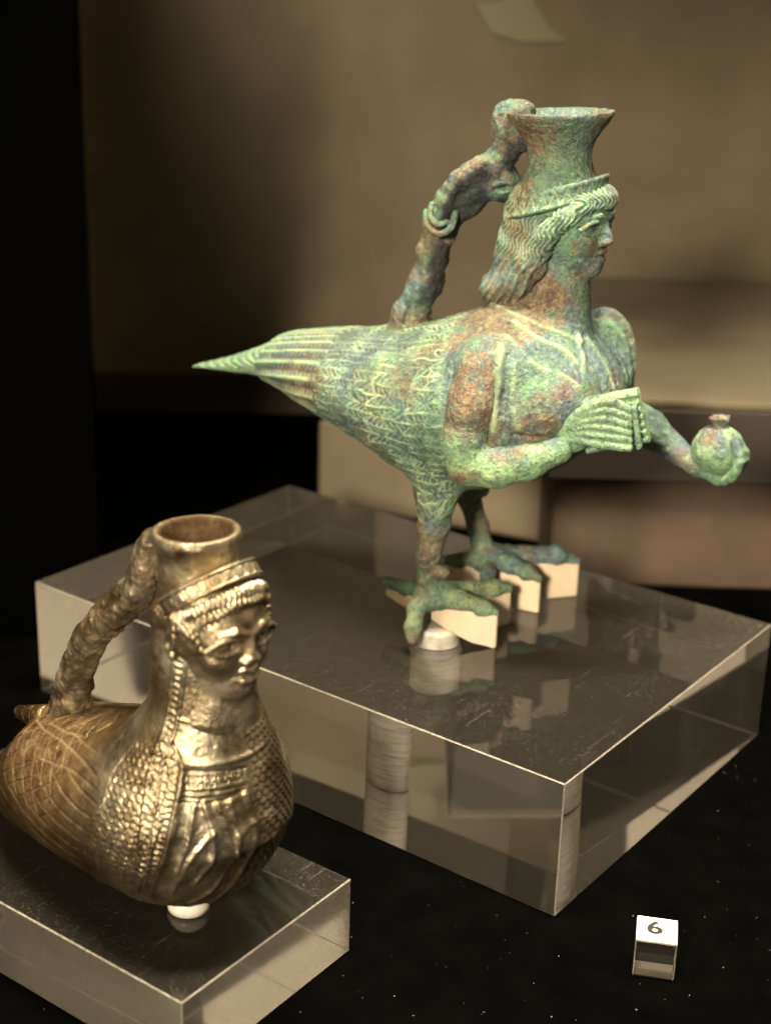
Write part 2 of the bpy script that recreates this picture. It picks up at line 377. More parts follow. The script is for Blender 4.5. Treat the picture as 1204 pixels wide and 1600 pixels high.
# handle: a slim figure leaning back over the vessel
s_handle_f = chain([(-24, 0, 112), (-23.5, 0, 119), (-18, 0, 131), (-16, 0, 142), (-12.5, 0, 154), (-6.5, 0, 163), (1, 0, 170.2), (7, 0, 174.2), (11, 0, 181), (11.5, 0, 185.5)], [9, 6.4, 5.8, 5.2, 6.2, 6.6, 6.9, 6.0, 4.3, 4.6], 3)
s_handle_f = union(2.5, s_handle_f, ell((11.3, 0, 190), (6.3, 6.4, 7.4), axes(0, 20)), ell((14, 0, 195), (6, 5, 3.2)), ell((17, 0, 188), (4, 5, 7)),
    *[chain([(4, s*6.3, 175.5), (-3, s*8.2, 170.5), (-7.5, s*8.6, 163), (-9.5, s*7.2, 156)], [3.3, 3.0, 2.6, 2.2], 1.5) for s in (-1, 1)],
    ell((10.6, 0, 168.3), (7.4, 5.5, 5.6), axes(0, 5)), cone((3, 0, 169), (-1, 0, 160.5), 4.6, 3.6))
s_handle_f = cut(1, s_handle_f, ell((12.5, -6, 168.5), (3.4, 2.5, 1.1), axes(0, 8)), cone((-23, -7, 116), (-17, -6.5, 142), 1.0, .5))
def s_handle_disp(V, N):
    x, y, z = V.T
    dk = sstep(.05, .55, N[:,0]*.75-N[:,2]*.45-N[:,1]*.1)*sstep(118, 128, z)*sstep(.3, .5, fbm(x, y, z, 5, 3, 77)+.12)  # forward underside blackened by surface direction: painted shade along with dark patina
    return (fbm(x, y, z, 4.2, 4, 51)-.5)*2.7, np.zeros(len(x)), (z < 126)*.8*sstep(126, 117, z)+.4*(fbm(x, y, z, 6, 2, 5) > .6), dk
s_ring_f = union(.5, chain(spline([(-15.5, -7.6, 158), (-14.5, -9, 154.3), (-8.5, -9.4, 151.2), (-5.2, -8.8, 153.5), (-4.4, -7, 158.5)], 14), [1.15]*14),
                 chain(spline([(-13.2, -8.2, 161), (-13.4, -9.2, 157.5), (-9.5, -9.6, 154.4), (-6.6, -9.2, 155.6)], 12), [.95]*12))
# arms
SY0 = -37.5
s_arm_near_f = union(3, chain([(20.5, -34.5, 110.5), (19, -38.5, 100), (17.5, -40.5, 87), (19, -39, 78)], [8.6, 8.2, 7.4, 7.2], 3),
                     chain([(19, -39, 78), (28, -36.5, 78), (38, -33.5, 80.5), (48.5, -29.5, 86)], [6.8, 7.3, 6.4, 5.0], 3))
s_hand_near_f = union(.25, ell((53, -26.5, 90), (6.5, 4.4, 5), axes(20, 38)),
    *[chain(spline([(48.5+.1*k, -28.5, 87.6+1.0*k), (55.5+.45*k, -29.8, 90.6+2.3*k), (63.5+.1*k, -29.6+.3*k, 90.2+3.0*k), (72.4-.35*k, -26.4+.4*k, 89.6+2.5*k)], 10), np.interp(np.arange(10), [0, 3, 9], [1.75, 1.65, 1.5])) for k in range(6)])
s_arm_far_f = union(3, chain([(44, 27, 112), (47, 30, 97), (50, 31, 86)], [9, 7, 6], 3), chain([(50, 31, 86), (62, 31, 79.5), (77, 30, 71.3)], [7.0, 6.6, 4.4], 3))
s_hand_far_f = union(1, chain([(77, 30, 71.3), (82.5, 29.5, 69.3), (88, 29, 68.2)], [4.3, 4.2, 3.6], 2),
    *[chain(spline([(85, 28+1.5*k, 67.4), (92.5, 24.5+2.6*k, 66.3), (97.6, 22.2+3.0*k, 70.5+.3*k), (98.9, 22.2+2.8*k, 77-.6*k), (96.6, 23.5+2.4*k, 82-1.1*k)], 9), [1.95]*9) for k in range(4)],
    chain([(84, 32, 69), (86, 38, 73), (89, 39.5, 78)], [2.6, 2.2, 1.8]))
S_POM = np.array((89.2, 29.5, 76.4))
s_pome_f = ell(S_POM, (9.6, 9.6, 9.4))
s_crown_f = cut(.2, turned(S_POM+(0, 0, 8.2), axes(0, 8), [0, 1.2, 2.6, 4.4], [3.4, 2.7, 3.2, 4.1]), ell(S_POM+(.6, 0, 13.4), (2.9, 2.9, 2.8)),
                *[cone(S_POM+(.5, 0, 14.4), S_POM+(.5+5*np.cos(a), 5*np.sin(a), 12.9), .9, 1.0) for a in np.arange(5)*1.257+.3])
# pan pipes: seven pipes side by side, bound by a flat strip
S_PA = axes(8, 18); S_PC = np.array((64, -20.5, 96.2))
def s_pipes_f(x, y, z):
    a, b, c = tolocal(x, y, z, S_PC, S_PA)
    k = np.clip(np.round(b*0+c/2.7), -3, 3); bow = .012*(a+9)**2
    d = np.sqrt((c-2.7*k)**2+(b*.55)**2)-1.75
    return np.maximum(d*.9, np.abs(a)-11)
s_strip_f = rbox((73.8, -24.2, 96.8), (.9, 3.2, 7.6), .6, axes(14, 12))
def legf(s, x0, y0, xa, ya):
    return chain([(xa+1, ya, 56), (xa+.2, ya*.99, 46), ((x0+xa)/2-1.5, (y0+ya)/2, 33), (x0-1.5, y0, 23), (x0-1.5, y0, 18)], [6.6, 5.6, 4.3, 3.9, 4.6], 3)
s_leg_n = legf(-1, -.5, -22.5, -1, -22)
s_leg_f = chain([(-8, 22, 56), (-7, 22.5, 44), (-2, 23, 30), (1.0, 23.2, 20)], [7, 4.8, 3.9, 4.8], 3)
def toe(p, r): return chain(p, r, 2)
Z0 = 14.2
s_foot_n_f = union(3, cone((-2.5, -22.5, 24), (-.5, -22.5, 17), 3.9, 5.4), ell((1, -21.5, 16.3), (8, 6.5, 3.6)),
    toe([(-3, -22, 18), (-12, -19, 16.2), (-22, -16, 15.8)], [3.2, 2.9, 2.3]), toe([(1, -22, 18.5), (11, -21, 17.2), (19, -19.3, 15.6), (24, -18.3, 14.6)], [4.6, 3.9, 3.2, 1.6]),
    toe([(1, -20, 18.5), (10, -9, 16.8), (15.5, -1.5, 16.2), (20, 4, 15)], [4.4, 3.6, 3.4, 1.9]), toe([(-2, -24, 18), (-2.5, -31, 14.5), (-.5, -37.5, 9.5), (.8, -41, 6)], [3.9, 3.2, 3.0, 1.9]))
s_foot_f_f = union(3, cone((.5, 23.2, 22), (1.5, 23, 17), 4, 5.2), ell((4, 23.3, 16.5), (8.5, 6.5, 3.6)),
    toe([(0, 22.5, 17.5), (-7, 18, 16), (-13, 14.5, 15.8)], [3.2, 2.9, 2.4]), toe([(3, 23, 18.5), (14, 22, 17), (21, 21, 16), (26.3, 20.2, 14.8)], [4.4, 3.7, 3.2, 1.7]),
    toe([(3, 24, 18.8), (15, 32, 18.2), (26, 39, 18), (33, 44, 15.2)], [4.6, 3.8, 3.9, 1.8]), toe([(2, 22, 17.5), (8, 12, 15.8), (11, 6, 15)], [3.8, 3.0, 2.0]))
s_peg_f = chain([(2.6, -26.2, 29.3), (5.6, -26.6, 29.5)], [2.7, 2.6])
PARTS_SIREN = [  # name, field, low corner, high corner, cell, displacement
    ('body', s_body_f, (-123, -48, 44), (64, 48, 136), .42, s_body_disp),
    ('head', s_head_f, (6, -23, 115), (57, 23, 178), .36, s_head_disp),
    ('hair', s_hair_f, (0, -20, 121), (55, 20, 180), .36, s_hair_disp),
    ('diadem', s_diadem_f, (8, -21, 158), (55, 21, 186), .38, s_diadem_disp),
    ('spout', s_spout_f, (8, -22, 158), (56, 22, 200), .45, s_plain(61, .5, 2.4, (22, -10, 189, 11, 1.3))),
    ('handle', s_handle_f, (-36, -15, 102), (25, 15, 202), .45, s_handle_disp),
    ('sleeve_loop', s_ring_f, (-18, -12, 147), (-1, -4, 165), .4, s_plain(63, .3)),
    ('arm', s_arm_near_f, (-3, -51, 66), (58, -18, 124), .45, lambda V, N: (lambda q: (q[0], q[1], np.maximum(q[2], .75*sstep(84, 94, V[:,2])*sstep(40, 34, V[:,0])), q[3]*sstep(92, 82, V[:,2])))(s_plain(71, .5, 2.4, (15, -46, 73, 3.4, 1.6), .85)(V, N))),
    ('hand', s_hand_near_f, (40, -36, 80), (78, -14, 112), .4, s_plain(72, .3, 2.2, None, .6)),
    ('arm', s_arm_far_f, (32, 14, 62), (84, 42, 124), .5, s_plain(73, .55)),
    ('hand', s_hand_far_f, (70, 16, 60), (106, 46, 92), .42, s_plain(74, .4, 2.2, None, .7)),
    ('pomegranate', s_pome_f, (78, 18, 65), (102, 41, 88), .45, s_plain(75, .7, 2.2, None, .8)),
    ('pomegranate_crown', s_crown_f, (83, 23, 82), (98, 37, 93), .4, s_plain(76, .3)),
    ('pan_pipes', s_pipes_f, (50, -34, 80), (82, -10, 115), .4, s_plain(77, .3, 2.2, None, .8)),
    ('binding_strip', s_strip_f, (66, -32, 82), (84, -12, 116), .4, s_plain(78, .3, 2.2, None, .5)),
    ('leg', s_leg_n, (-16, -34, 12), (10, -11, 66), .45, s_plain(81, .6)),
    ('foot', s_foot_n_f, (-26, -45, 2), (28, 9, 29), .45, s_plain(83, .6, 2.4, None, .5)),
    ('peg', s_peg_f, (-2, -32, 24), (12, -20, 35), .4, s_plain(85, .2)),
    ('leg', s_leg_f, (-15, 12, 12), (10, 33, 66), .45, s_plain(82, .6)),
    ('foot', s_foot_f_f, (-17, 2, 10), (37, 48, 28), .45, s_plain(84, .6)),
]
# ---------------------------------------------------------------- the brown bird-shaped vessel (x forward, y its left, z up from its block)
V_ROWS = [(-118,14,4,4),(-104,13.5,2.5,5),(-94,14,.5,6),(-86,17,-.5,8),(-80,23,.5,11),(-72,33.5,2,16.5),(-62,43,3.5,23),(-46,49,5,27),(-28,55,5.5,29.5),(-10,61.5,6,30.2),(3,63.5,8,29.6),(13,61,12.5,25.5),(20,56,18.5,20),(25,49.5,26,13),(27.5,44,34,6.5),(28.2,41,38,3)]
v_trunk = lofted(V_ROWS)
v_neck = turned((9, 0, 40), axes(0, 2), [0, 10, 18, 26, 34, 42, 52, 60, 66, 72, 77.5, 80, 82], [16, 17, 16.5, 15.8, 14.8, 14.2, 13.8, 12.4, 11.2, 10.8, 11.2, 12.0, 11.8])
v_mouth = turned((9, 0, 40), axes(0, 2), [58, 66, 74, 79, 82.5], [7, 8.2, 8.4, 9.2, 10.0])
v_body_f = union(13, union(3, v_trunk, ell((2, 0, 37), (26.5, 29.5, 29.8))), v_neck)
v_body_f = union(2, v_body_f, cone((-66, 0, 38), (-79, 0, 36), 5, 2.2))
v_body_f = cut(.6, v_body_f, v_mouth)
V_HC = np.array((13.6, -1, 96.5)); V_HA = axes(-2, -3); V_U = 17.0
v_face_f, V_FP = face_parts(V_HC, V_HA, V_U, 1.08, 0, 1.4, 1.3, .35)
v_head_f = union(3, v_face_f, chain([(10.5, 0, 88), (10.5, 0, 72)], [11, 14], 2))
v_handle_f = chain(spline([(-54, 0, 42), (-53, 0, 47), (-50, 0, 58), (-44.5, 0, 69), (-36.5, 0, 80), (-26.5, 0, 90), (-18, 0, 98), (-15, 0, 106), (-12.5, 0, 112.5), (-8.5, 0, 116)], 22), np.interp(np.arange(22), [0, 3, 12, 18, 21], [7.2, 5.4, 5.4, 5.2, 3.6]), .5)

V_BN = np.array((-.595, 0, .804)); V_BC = np.array((11.0, 0, 106.2))
def v_band_t(x, y, z): return (x-V_BC[0])*V_BN[0]+(z-V_BC[2])*V_BN[2]
def v_band_f(x, y, z):
    t = v_band_t(x, y, z); a = (x-V_BC[0])*.804+(z-V_BC[2])*.595
    r = np.sqrt((a/1.03)**2+y*y); R = 14.3+.35*np.exp(-((np.abs(t)-1.9)/.45)**2)
    return smax(smax((r-R)*.9, np.abs(t)-2.5, .6), -(r-9), .5)
def v_band_disp(V, N):
    x, y, z = V.T; t = v_band_t(x, y, z); a = (x-V_BC[0])*.804+(z-V_BC[2])*.595
    u = np.arctan2(y, a)*14/3.6; f = np.abs(u-np.round(u)); g = np.exp(-((f-.36)/.05)**2)*(np.abs(t) < 1.5)
    g = np.maximum(g, np.exp(-((np.abs(t)-1.4)/.25)**2)*(f < .38))
    return -.35*g+(fbm(x, y, z, 2, 3, 5)-.5)*.2, .6*g, 0*x, .8+0*x
near = [(13,-13.4,101.0), (17.5,-12.8,102.8), (20.6,-11.2,104.6), (23.0,-8.2,106.4), (24.6,-4.5,107.8), (25.2,-.5,108.3)]
hairline = near+[(p[0], -1.0-p[1], p[2]) for p in near[:-1]][::-1]
V_HL = spline(hairline, 40)
v_hair_f = union(1.2, chain(V_HL+np.array((0, 0, -1.6)), [1.7]*40), chain(V_HL+np.array((-.9, 0, 1.2)), [1.8]*40), *[chain([(15.5, s*13.2-.5, 102), (19.5, s*12.6-.5, 99), (21.8, s*12.0-.5, 95)], [2.1, 1.5, .7], 1) for s in (-1, 1)],
                 ell((6, -.5, 100), (12, 13.6, 8), axes(0, 28)))
def v_hair_disp(V, N):
    x, y, z = V.T
    d1, t1 = seg_dist(V+np.array((0, 0, 1.6)), hairline, 60); d2, t2 = seg_dist(V+np.array((.9, 0, -1.2)), hairline, 60)
    c1 = np.cos(2*np.pi*(t1*31+.25*np.sin(z*1.3))); c2 = np.cos(2*np.pi*(t2*33+.3+.25*np.sin(z*1.3)))
    w = np.where(d1 < d2, c1, c2); fr = np.exp(-(np.minimum(d1, d2)/3.2)**4)
    st = np.cos(2*np.pi*(x*.8-z*.4)/1.3)*(1-fr)
    return .42*w*fr+.22*st+(fbm(x, y, z, 1.5, 3, 6)-.5)*.5, np.clip(-w, 0, 1)**2*fr*.8, 0*x, .7+0*x
def ear_f(s):
    y = s*13.6-.5
    return union(.5, cut(.4, ell((11.2, y, 95.6), (2.3, 1.5, 4.3), axes(0, -14)), ell((11.5, y+s*1.5, 95.8), (1.2, 1.0, 2.6), axes(0, -14))), ell((11.8, y+s*.1, 91.6), (1.3, 1.2, 1.4)))
def v_disp(V, N):
    x, y, z = V.T
    ph = np.degrees(np.arctan2(y, x)); zz = z
    pL = np.interp(zz, [14, 23.2, 37.7, 49.4, 61, 70], [-74, -64, -52, -47.1, -43.3, -42])
    pR = np.interp(zz, [14, 25.2, 33.9, 42.7, 52.8, 59, 70], [-20, -10, -4.9, -4.4, -8, -5, -4])
    wL = np.interp(zz, [4, 16.6, 39, 48, 54.5, 63.5], [-132, -118, -101.7, -94, -95.8, -86])
    low = sstep(65.5, 64, zz)
    sc1 = sstep(wL, wL+2, ph)*sstep(pL-3, pL-5, ph)*low*(y < 0)
    sc2 = sstep(pR+4, pR+6, ph)*sstep(80, 77, ph)*sstep(69, 67, zz)
    wob = (vnoise(x, y, z, 5, 3)-.5)*1.0+(vnoise(x, y, z, 14, 5)-.5)*1.6*(x < -15)
    hs, hi_ = feathers(70-zz+wob*.6, np.radians(ph)*26+.35*(zz-40)*(ph < pL)+wob*.6, 1.95, 2.6, 9, 0)
    sc = np.maximum(sc1, sc2)
    d = sc*hs*7.5; inc = sc*hi_*.9
    d += ridges(V, V_RAISED); g = -ridges(V, V_CUT); d -= g*.9; inc = np.maximum(inc, np.clip(g*1.3, 0, .8))
    # braid with beads
    bd, bt = seg_dist(V, V_BRAID, 80); bd2, bt2 = seg_dist(V, V_BRAID2, 80)
    for q_, t_, n_ in ((bd, bt, 34), (bd2, bt2, 26)):
        m = np.exp(-(q_/1.9)**4); d += m*(.35+.2*np.cos(2*np.pi*t_*n_)*np.exp(-(q_/.9)**2))+.45*np.exp(-((q_-1.75)/.35)**2)
        inc = np.maximum(inc, .7*np.exp(-((q_-1.15)/.3)**2)); inc = np.where(q_ < 1, inc*.4, inc)
    # meander strip between two borders
    inp = sstep(pL, pL+1, ph)*sstep(pR, pR-1, ph)
    m = inp*(np.abs(zz-57.6) < 1.75)
    k = (np.radians(ph)*24)/3.4; fx = (k-np.floor(k))*3.4-1.7; fz = zz-57.6
    sq = np.maximum(np.abs(fx), np.abs(fz)); key = np.exp(-((sq-1.25)/.22)**2)*~((fx > .7) & (fz < .4) & (fz > -.4))+np.exp(-((sq-.55)/.2)**2)*~((fx < -.3) & (np.abs(fz) < .3))
    d -= m*.38*key; inc = np.maximum(inc, m*key*.8)
    # lattice over the back of the wing
    lat = sstep(-22, -28, x)*sstep(wL-5, wL-8, ph)*sstep(30, 33, zz)*(y < 0)
    a1 = (x*.75+zz*.9+wob)/5.2; a2 = (x*.75-zz*1.1+wob)/5.2
    gl = np.maximum(np.exp(-((a1-np.round(a1))/.04)**2), np.exp(-((a2-np.round(a2))/.04)**2))
    d -= .5*gl*lat; inc = np.maximum(inc, gl*lat*.4)
    # long quills along the flank
    qz = (zz+.12*x-.004*(x+20)**2+wob*.6)/4.4; gq = np.exp(-((qz-np.round(qz))/.07)**2)
    mq = sstep(wL-2, wL-4, ph)*(y < 0)*sstep(48, 45, zz)*sstep(-86, -80, x); mq *= 1-lat*.7
    d -= .5*gq*mq; inc = np.maximum(inc, gq*mq*.6)
    # creased, slightly worn cloth of the breast panel
    d += inp*sstep(53, 50, zz)*(fbm(x, y, z, 4, 3, 8)-.5)*.7
    d += (fbm(x, y, z, 2.4, 3, 9)-.5)*.22
    red = np.exp(-(((x+36)/17)**2+((zz-44)/12)**2))*(y < 2)*1.25+np.exp(-(((x+52)/9)**2+((zz-42)/5)**2))
    red = np.clip(red+(np.exp(-((np.hypot(x+54, y)-7)/3)**2)*(zz > 36))*.8, 0, 1)
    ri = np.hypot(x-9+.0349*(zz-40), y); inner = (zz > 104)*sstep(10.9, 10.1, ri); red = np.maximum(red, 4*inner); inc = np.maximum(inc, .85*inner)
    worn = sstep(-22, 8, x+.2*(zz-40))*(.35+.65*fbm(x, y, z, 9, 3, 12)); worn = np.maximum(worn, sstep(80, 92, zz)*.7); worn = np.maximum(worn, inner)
    return d, np.clip(inc, 0, 1), red, worn
V_BRAID = [(13.0,-12.7,90.3), (12.0,-13.7,79.0), (11.5,-16.3,68.3), (11.2,-19.7,61.7), (13.0,-23.9,52.5), (13.8,-27.0,38.3), (11,-27.5,26)]
V_BRAID2 = [(12.3,-17.1,66.0), (16.2,-17.5,60.7), (17.3,-21.8,49.6), (16.6,-25,38.0), (10.5,-25.5,23.3)]
V_RAISED = [([(15.5,-17.0,63.1), (19.7,-14.4,61.9), (23.5,-9.6,61.8), (25.7,-3.2,61.7), (25,6,62)], .55, .8), ([(13.8,-14.1,73.1), (20.5,-11.1,72.7), (24.7,-5.7,73.0), (25.8,-2.0,73.5)], .4, .6),
    ([(17.7,-16.7,60.9), (19.5,-21.0,49.4), (18.5,-24.0,37.7), (11.8,-24.1,23.2)], .9, 1.0), ([(28.4,-4.0,52.8), (30.8,-2.4,42.7), (29.3,-2.5,33.9), (26.0,-4.7,25.2), (18, -8, 15)], .9, .9),
    ([(22.5,-17.2,51.4), (22.8,-19.5,43.0), (20.0,-21.9,31.6)], .8, .8), ([(24.1,-15.0,51.8), (26.3,-14.3,44.5), (26.8,-14.4,36.8), (21.8,-17.1,26.8)], .9, .8),
    ([(26.0,-12.1,51.4), (28.2,-10.5,44.4), (29.0,-9.9,38.9), (29,-7,34)], .8, .7), ([(27.5,-8.8,51.4), (30.0,-8.0,38.4), (24.4,-11.0,24.6), (16,-16,16)], .9, .8), ([(26.5,-14.1,43.9), (23.6,-19.2,37.0), (16.7,-20.7,23.8)], .8, .8),
    ([(1.2,-19.2,63.5), (-2.5,-24.5,54.5), (-1.9,-27.9,48.2), (-6.2,-30.0,39.2), (-9.5,-28,26), (-12,-23,15)], .5, .5)]
V_CUT = [([(16.9,-17.5,60.5), (21.0,-14.1,60.2), (24.5,-9.2,59.7), (26.8,-2.3,58.8)], -.45, .4), ([(18.9,-18.5,55.2), (22.3,-15.4,55.0), (25.7,-10.3,54.8), (27.9,-3.5,54.4)], -.45, .4), ([(19.3,-19.8,52.7), (23.1,-16.1,52.1), (26.4,-11.0,52.2), (28.4,-3.9,53.1)], -.5, .5),
    ([(19.3,-19.3,53.9), (23.1,-15.8,53.4), (26.4,-10.7,53.3), (28.3,-3.9,53.7)], -.4, .35),
    ([(-67.8,-3.1,41.4), (-52.4,-11.2,45.1), (-34.5,-16.4,48.6), (-14.5,-22.8,50.8), (-9.7,-24.4,50.9)], -.5, .5), ([(-50.0,-9.4,46.4), (-36.0,-12.9,49.9), (-26.8,-12.9,52.9), (-23.3,-8.6,55.7), (-28.9,-0.5,54.7)], -.5, .5),
    ([(-16.4,-18.9,53.6), (-23, -17, 52.5), (-34.5,-12.8,50.4)], -.4, .4), ([(-6.9,-26.7,48.4), (-20.7,-23.8,47.7), (-37.2,-21.5,43.9), (-60,-15,36)], -.4, .45)]
def v_handle_disp(V, N):
    x, y, z = V.T
    d, t = seg_dist(V, V_HP, 80); a = np.arctan2(y, (x+30)*.75-(z-80)*.66)
    tw = np.cos(a*2+t*1.5)*.7+.5*np.cos(a*3-1)
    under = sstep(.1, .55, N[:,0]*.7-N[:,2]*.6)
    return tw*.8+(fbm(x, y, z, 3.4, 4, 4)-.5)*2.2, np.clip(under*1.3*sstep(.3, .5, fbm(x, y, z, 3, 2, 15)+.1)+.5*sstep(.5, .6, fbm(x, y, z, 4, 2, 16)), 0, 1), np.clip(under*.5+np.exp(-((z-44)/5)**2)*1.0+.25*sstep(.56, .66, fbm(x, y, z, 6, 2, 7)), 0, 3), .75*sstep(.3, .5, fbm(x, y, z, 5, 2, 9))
V_HP = spline([(-54, 0, 42), (-53, 0, 47), (-50, 0, 58), (-44.5, 0, 69), (-36.5, 0, 80), (-26.5, 0, 90), (-18, 0, 98), (-15, 0, 106), (-12.5, 0, 112.5), (-8.5, 0, 116)], 22)
def v_skin(seed):
    def g(V, N):
        x, y, z = V.T
        return (fbm(x, y, z, 2.5, 3, seed)-.5)*.2, 0*x, .25*sstep(.56, .66, fbm(x, y, z, 7, 2, seed)), .55+.45*fbm(x, y, z, 6, 2, 2)
    return g
PARTS_VASE = [
    ('body', v_body_f, (-121, -38, 0), (42, 38, 126), .38, v_disp),
    ('head', v_head_f, (-10, -24, 60), (42, 24, 118), .33, v_skin(3)),
    ('hair', v_hair_f, (-12, -22, 84), (34, 22, 118), .36, v_hair_disp),
    ('diadem', v_band_f, (-8, -19, 88), (34, 19, 122), .36, v_band_disp),
    ('ear', ear_f(-1), (5, -19, 87), (18, -9, 103), .33, v_skin(5)),
    ('ear', ear_f(1), (5, 8, 87), (18, 18, 103), .33, v_skin(6)),
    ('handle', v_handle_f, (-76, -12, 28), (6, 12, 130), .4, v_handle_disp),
]
# ---------------------------------------------------------------- helpers
def link(o, parent=None):
    sc.collection.objects.link(o)
    if parent is not None: o.parent = parent
    return o
def mesh_np(name, V, Q, attrs=None, smooth=True):
    me = bpy.data.meshes.new(name); V = np.ascontiguousarray(V, np.float32); Q = np.ascontiguousarray(Q, np.int32); k = Q.shape[1]
    me.vertices.add(len(V)); me.vertices.foreach_set('co', V.ravel())
    me.loops.add(Q.size); me.loops.foreach_set('vertex_index', Q.ravel())
    me.polygons.add(len(Q)); me.polygons.foreach_set('loop_start', np.arange(0, Q.size, k, dtype=np.int32))
    me.polygons.foreach_set('use_smooth', np.full(len(Q), smooth))
    for a, v in (attrs or {}).items():
        at = me.attributes.new(a, 'FLOAT', 'POINT'); at.data.foreach_set('value', np.ascontiguousarray(v, np.float32))
    me.update(calc_edges=True); me.validate()
    return me
def sculpt(name, spec, mat, parent):
    f, lo, hi, h, disp = spec
    V, Q, N = surface(f, lo, hi, h)
    d, inc, rust, *more = disp(V, N)
    me = mesh_np(name, (V+N*d[:, None])*.001, Q, dict(incised=inc, rust=rust, tone=more[0] if more else 0*rust))
    me.materials.append(mat)
    return link(bpy.data.objects.new(name, me), parent)
def poly(name, verts, faces, mat, parent=None, smooth=False, bevel=0, seg=2):
    me = bpy.data.meshes.new(name); me.from_pydata([tuple(v) for v in verts], [], faces); me.update()
    if smooth:
        for p in me.polygons: p.use_smooth = True
    me.materials.append(mat); o = link(bpy.data.objects.new(name, me), parent)
    if bevel:
        b = o.modifiers.new('bevel', 'BEVEL'); b.width = bevel; b.segments = seg; b.limit_method = 'ANGLE'
    return o
def box(name, lo, hi, mat, parent=None, bevel=0, seg=2):
    v = [(x, y, z) for z in (lo[2], hi[2]) for x, y in ((lo[0], lo[1]), (hi[0], lo[1]), (hi[0], hi[1]), (lo[0], hi[1]))]
    return poly(name, v, [(3,2,1,0), (4,5,6,7), (0,1,5,4), (1,2,6,5), (2,3,7,6), (3,0,4,7)], mat, parent, False, bevel, seg)
def prism(name, outline, z0, z1, mat, parent=None, bevel=0):
    n = len(outline); z0 = z0 if hasattr(z0, '__len__') else [z0]*n
    v = [(p[0], p[1], z) for p, z in zip(outline, z0)]+[(p[0], p[1], z1) for p in outline]
    return poly(name, v, [tuple(range(n))[::-1], tuple(range(n, 2*n))]+[(i, (i+1) % n, n+(i+1) % n, n+i) for i in range(n)], mat, parent, False, bevel)
def lathe(name, prof, mat, parent=None, n=48, smooth=True):
    v = [(r*math.cos(2*math.pi*k/n), r*math.sin(2*math.pi*k/n), z) for r, z in prof for k in range(n)]; m = len(prof)
    f = [(i*n+k, i*n+(k+1) % n, (i+1)*n+(k+1) % n, (i+1)*n+k) for i in range(m-1) for k in range(n)]
    f += [tuple(range(n))[::-1], tuple(range((m-1)*n, m*n))]
    o = poly(name, v, f, mat, parent)
    if smooth:
        for p in o.data.polygons: p.use_smooth = len(p.vertices) == 4
    return o
def slab(name, lo, hi, mat, parent, cham=.00035, faces=()):
    """a polished block: chamfered edges, every face with its own corners"""
    bm = bmesh.new(); bmesh.ops.create_cube(bm, size=1)
    for v in bm.verts: v.co = Vector([(lo[k]+hi[k])/2+v.co[k]*(hi[k]-lo[k]) for k in range(3)])
    bmesh.ops.bevel(bm, geom=bm.edges[:], offset=cham, segments=1, affect='EDGES')
    bmesh.ops.split_edges(bm, edges=bm.edges[:])
    for f in bm.faces:
        f.smooth = True; f.material_index = len(faces)+1 if max(abs(q) for q in f.normal) < .95 else 0
        for k, (d, m) in enumerate(faces):
            if f.normal.dot(Vector(d)) > .9: f.material_index = k+1
    me = bpy.data.meshes.new(name); bm.to_mesh(me); bm.free(); me.materials.append(mat)
    for d, m in faces: me.materials.append(m)
    me.materials.append(M_EDGE)
    o = link(bpy.data.objects.new(name, me), parent); o.cycles.is_caustics_caster = True
    return o
def thing(name, label, cat, loc=(0, 0, 0), rot=0, group=None):
    o = link(bpy.data.objects.new(name, None)); o.location = loc; o.rotation_euler = (0, 0, R(rot)); o.empty_display_size = .02
    return tag(o, label, cat, group)
def tag(o, label, cat, group=None):
    o['label'] = label; o['category'] = cat
    if group: o['group'] = group
    return o
def structure(o, kind='structure'):
    o['kind'] = kind; return o
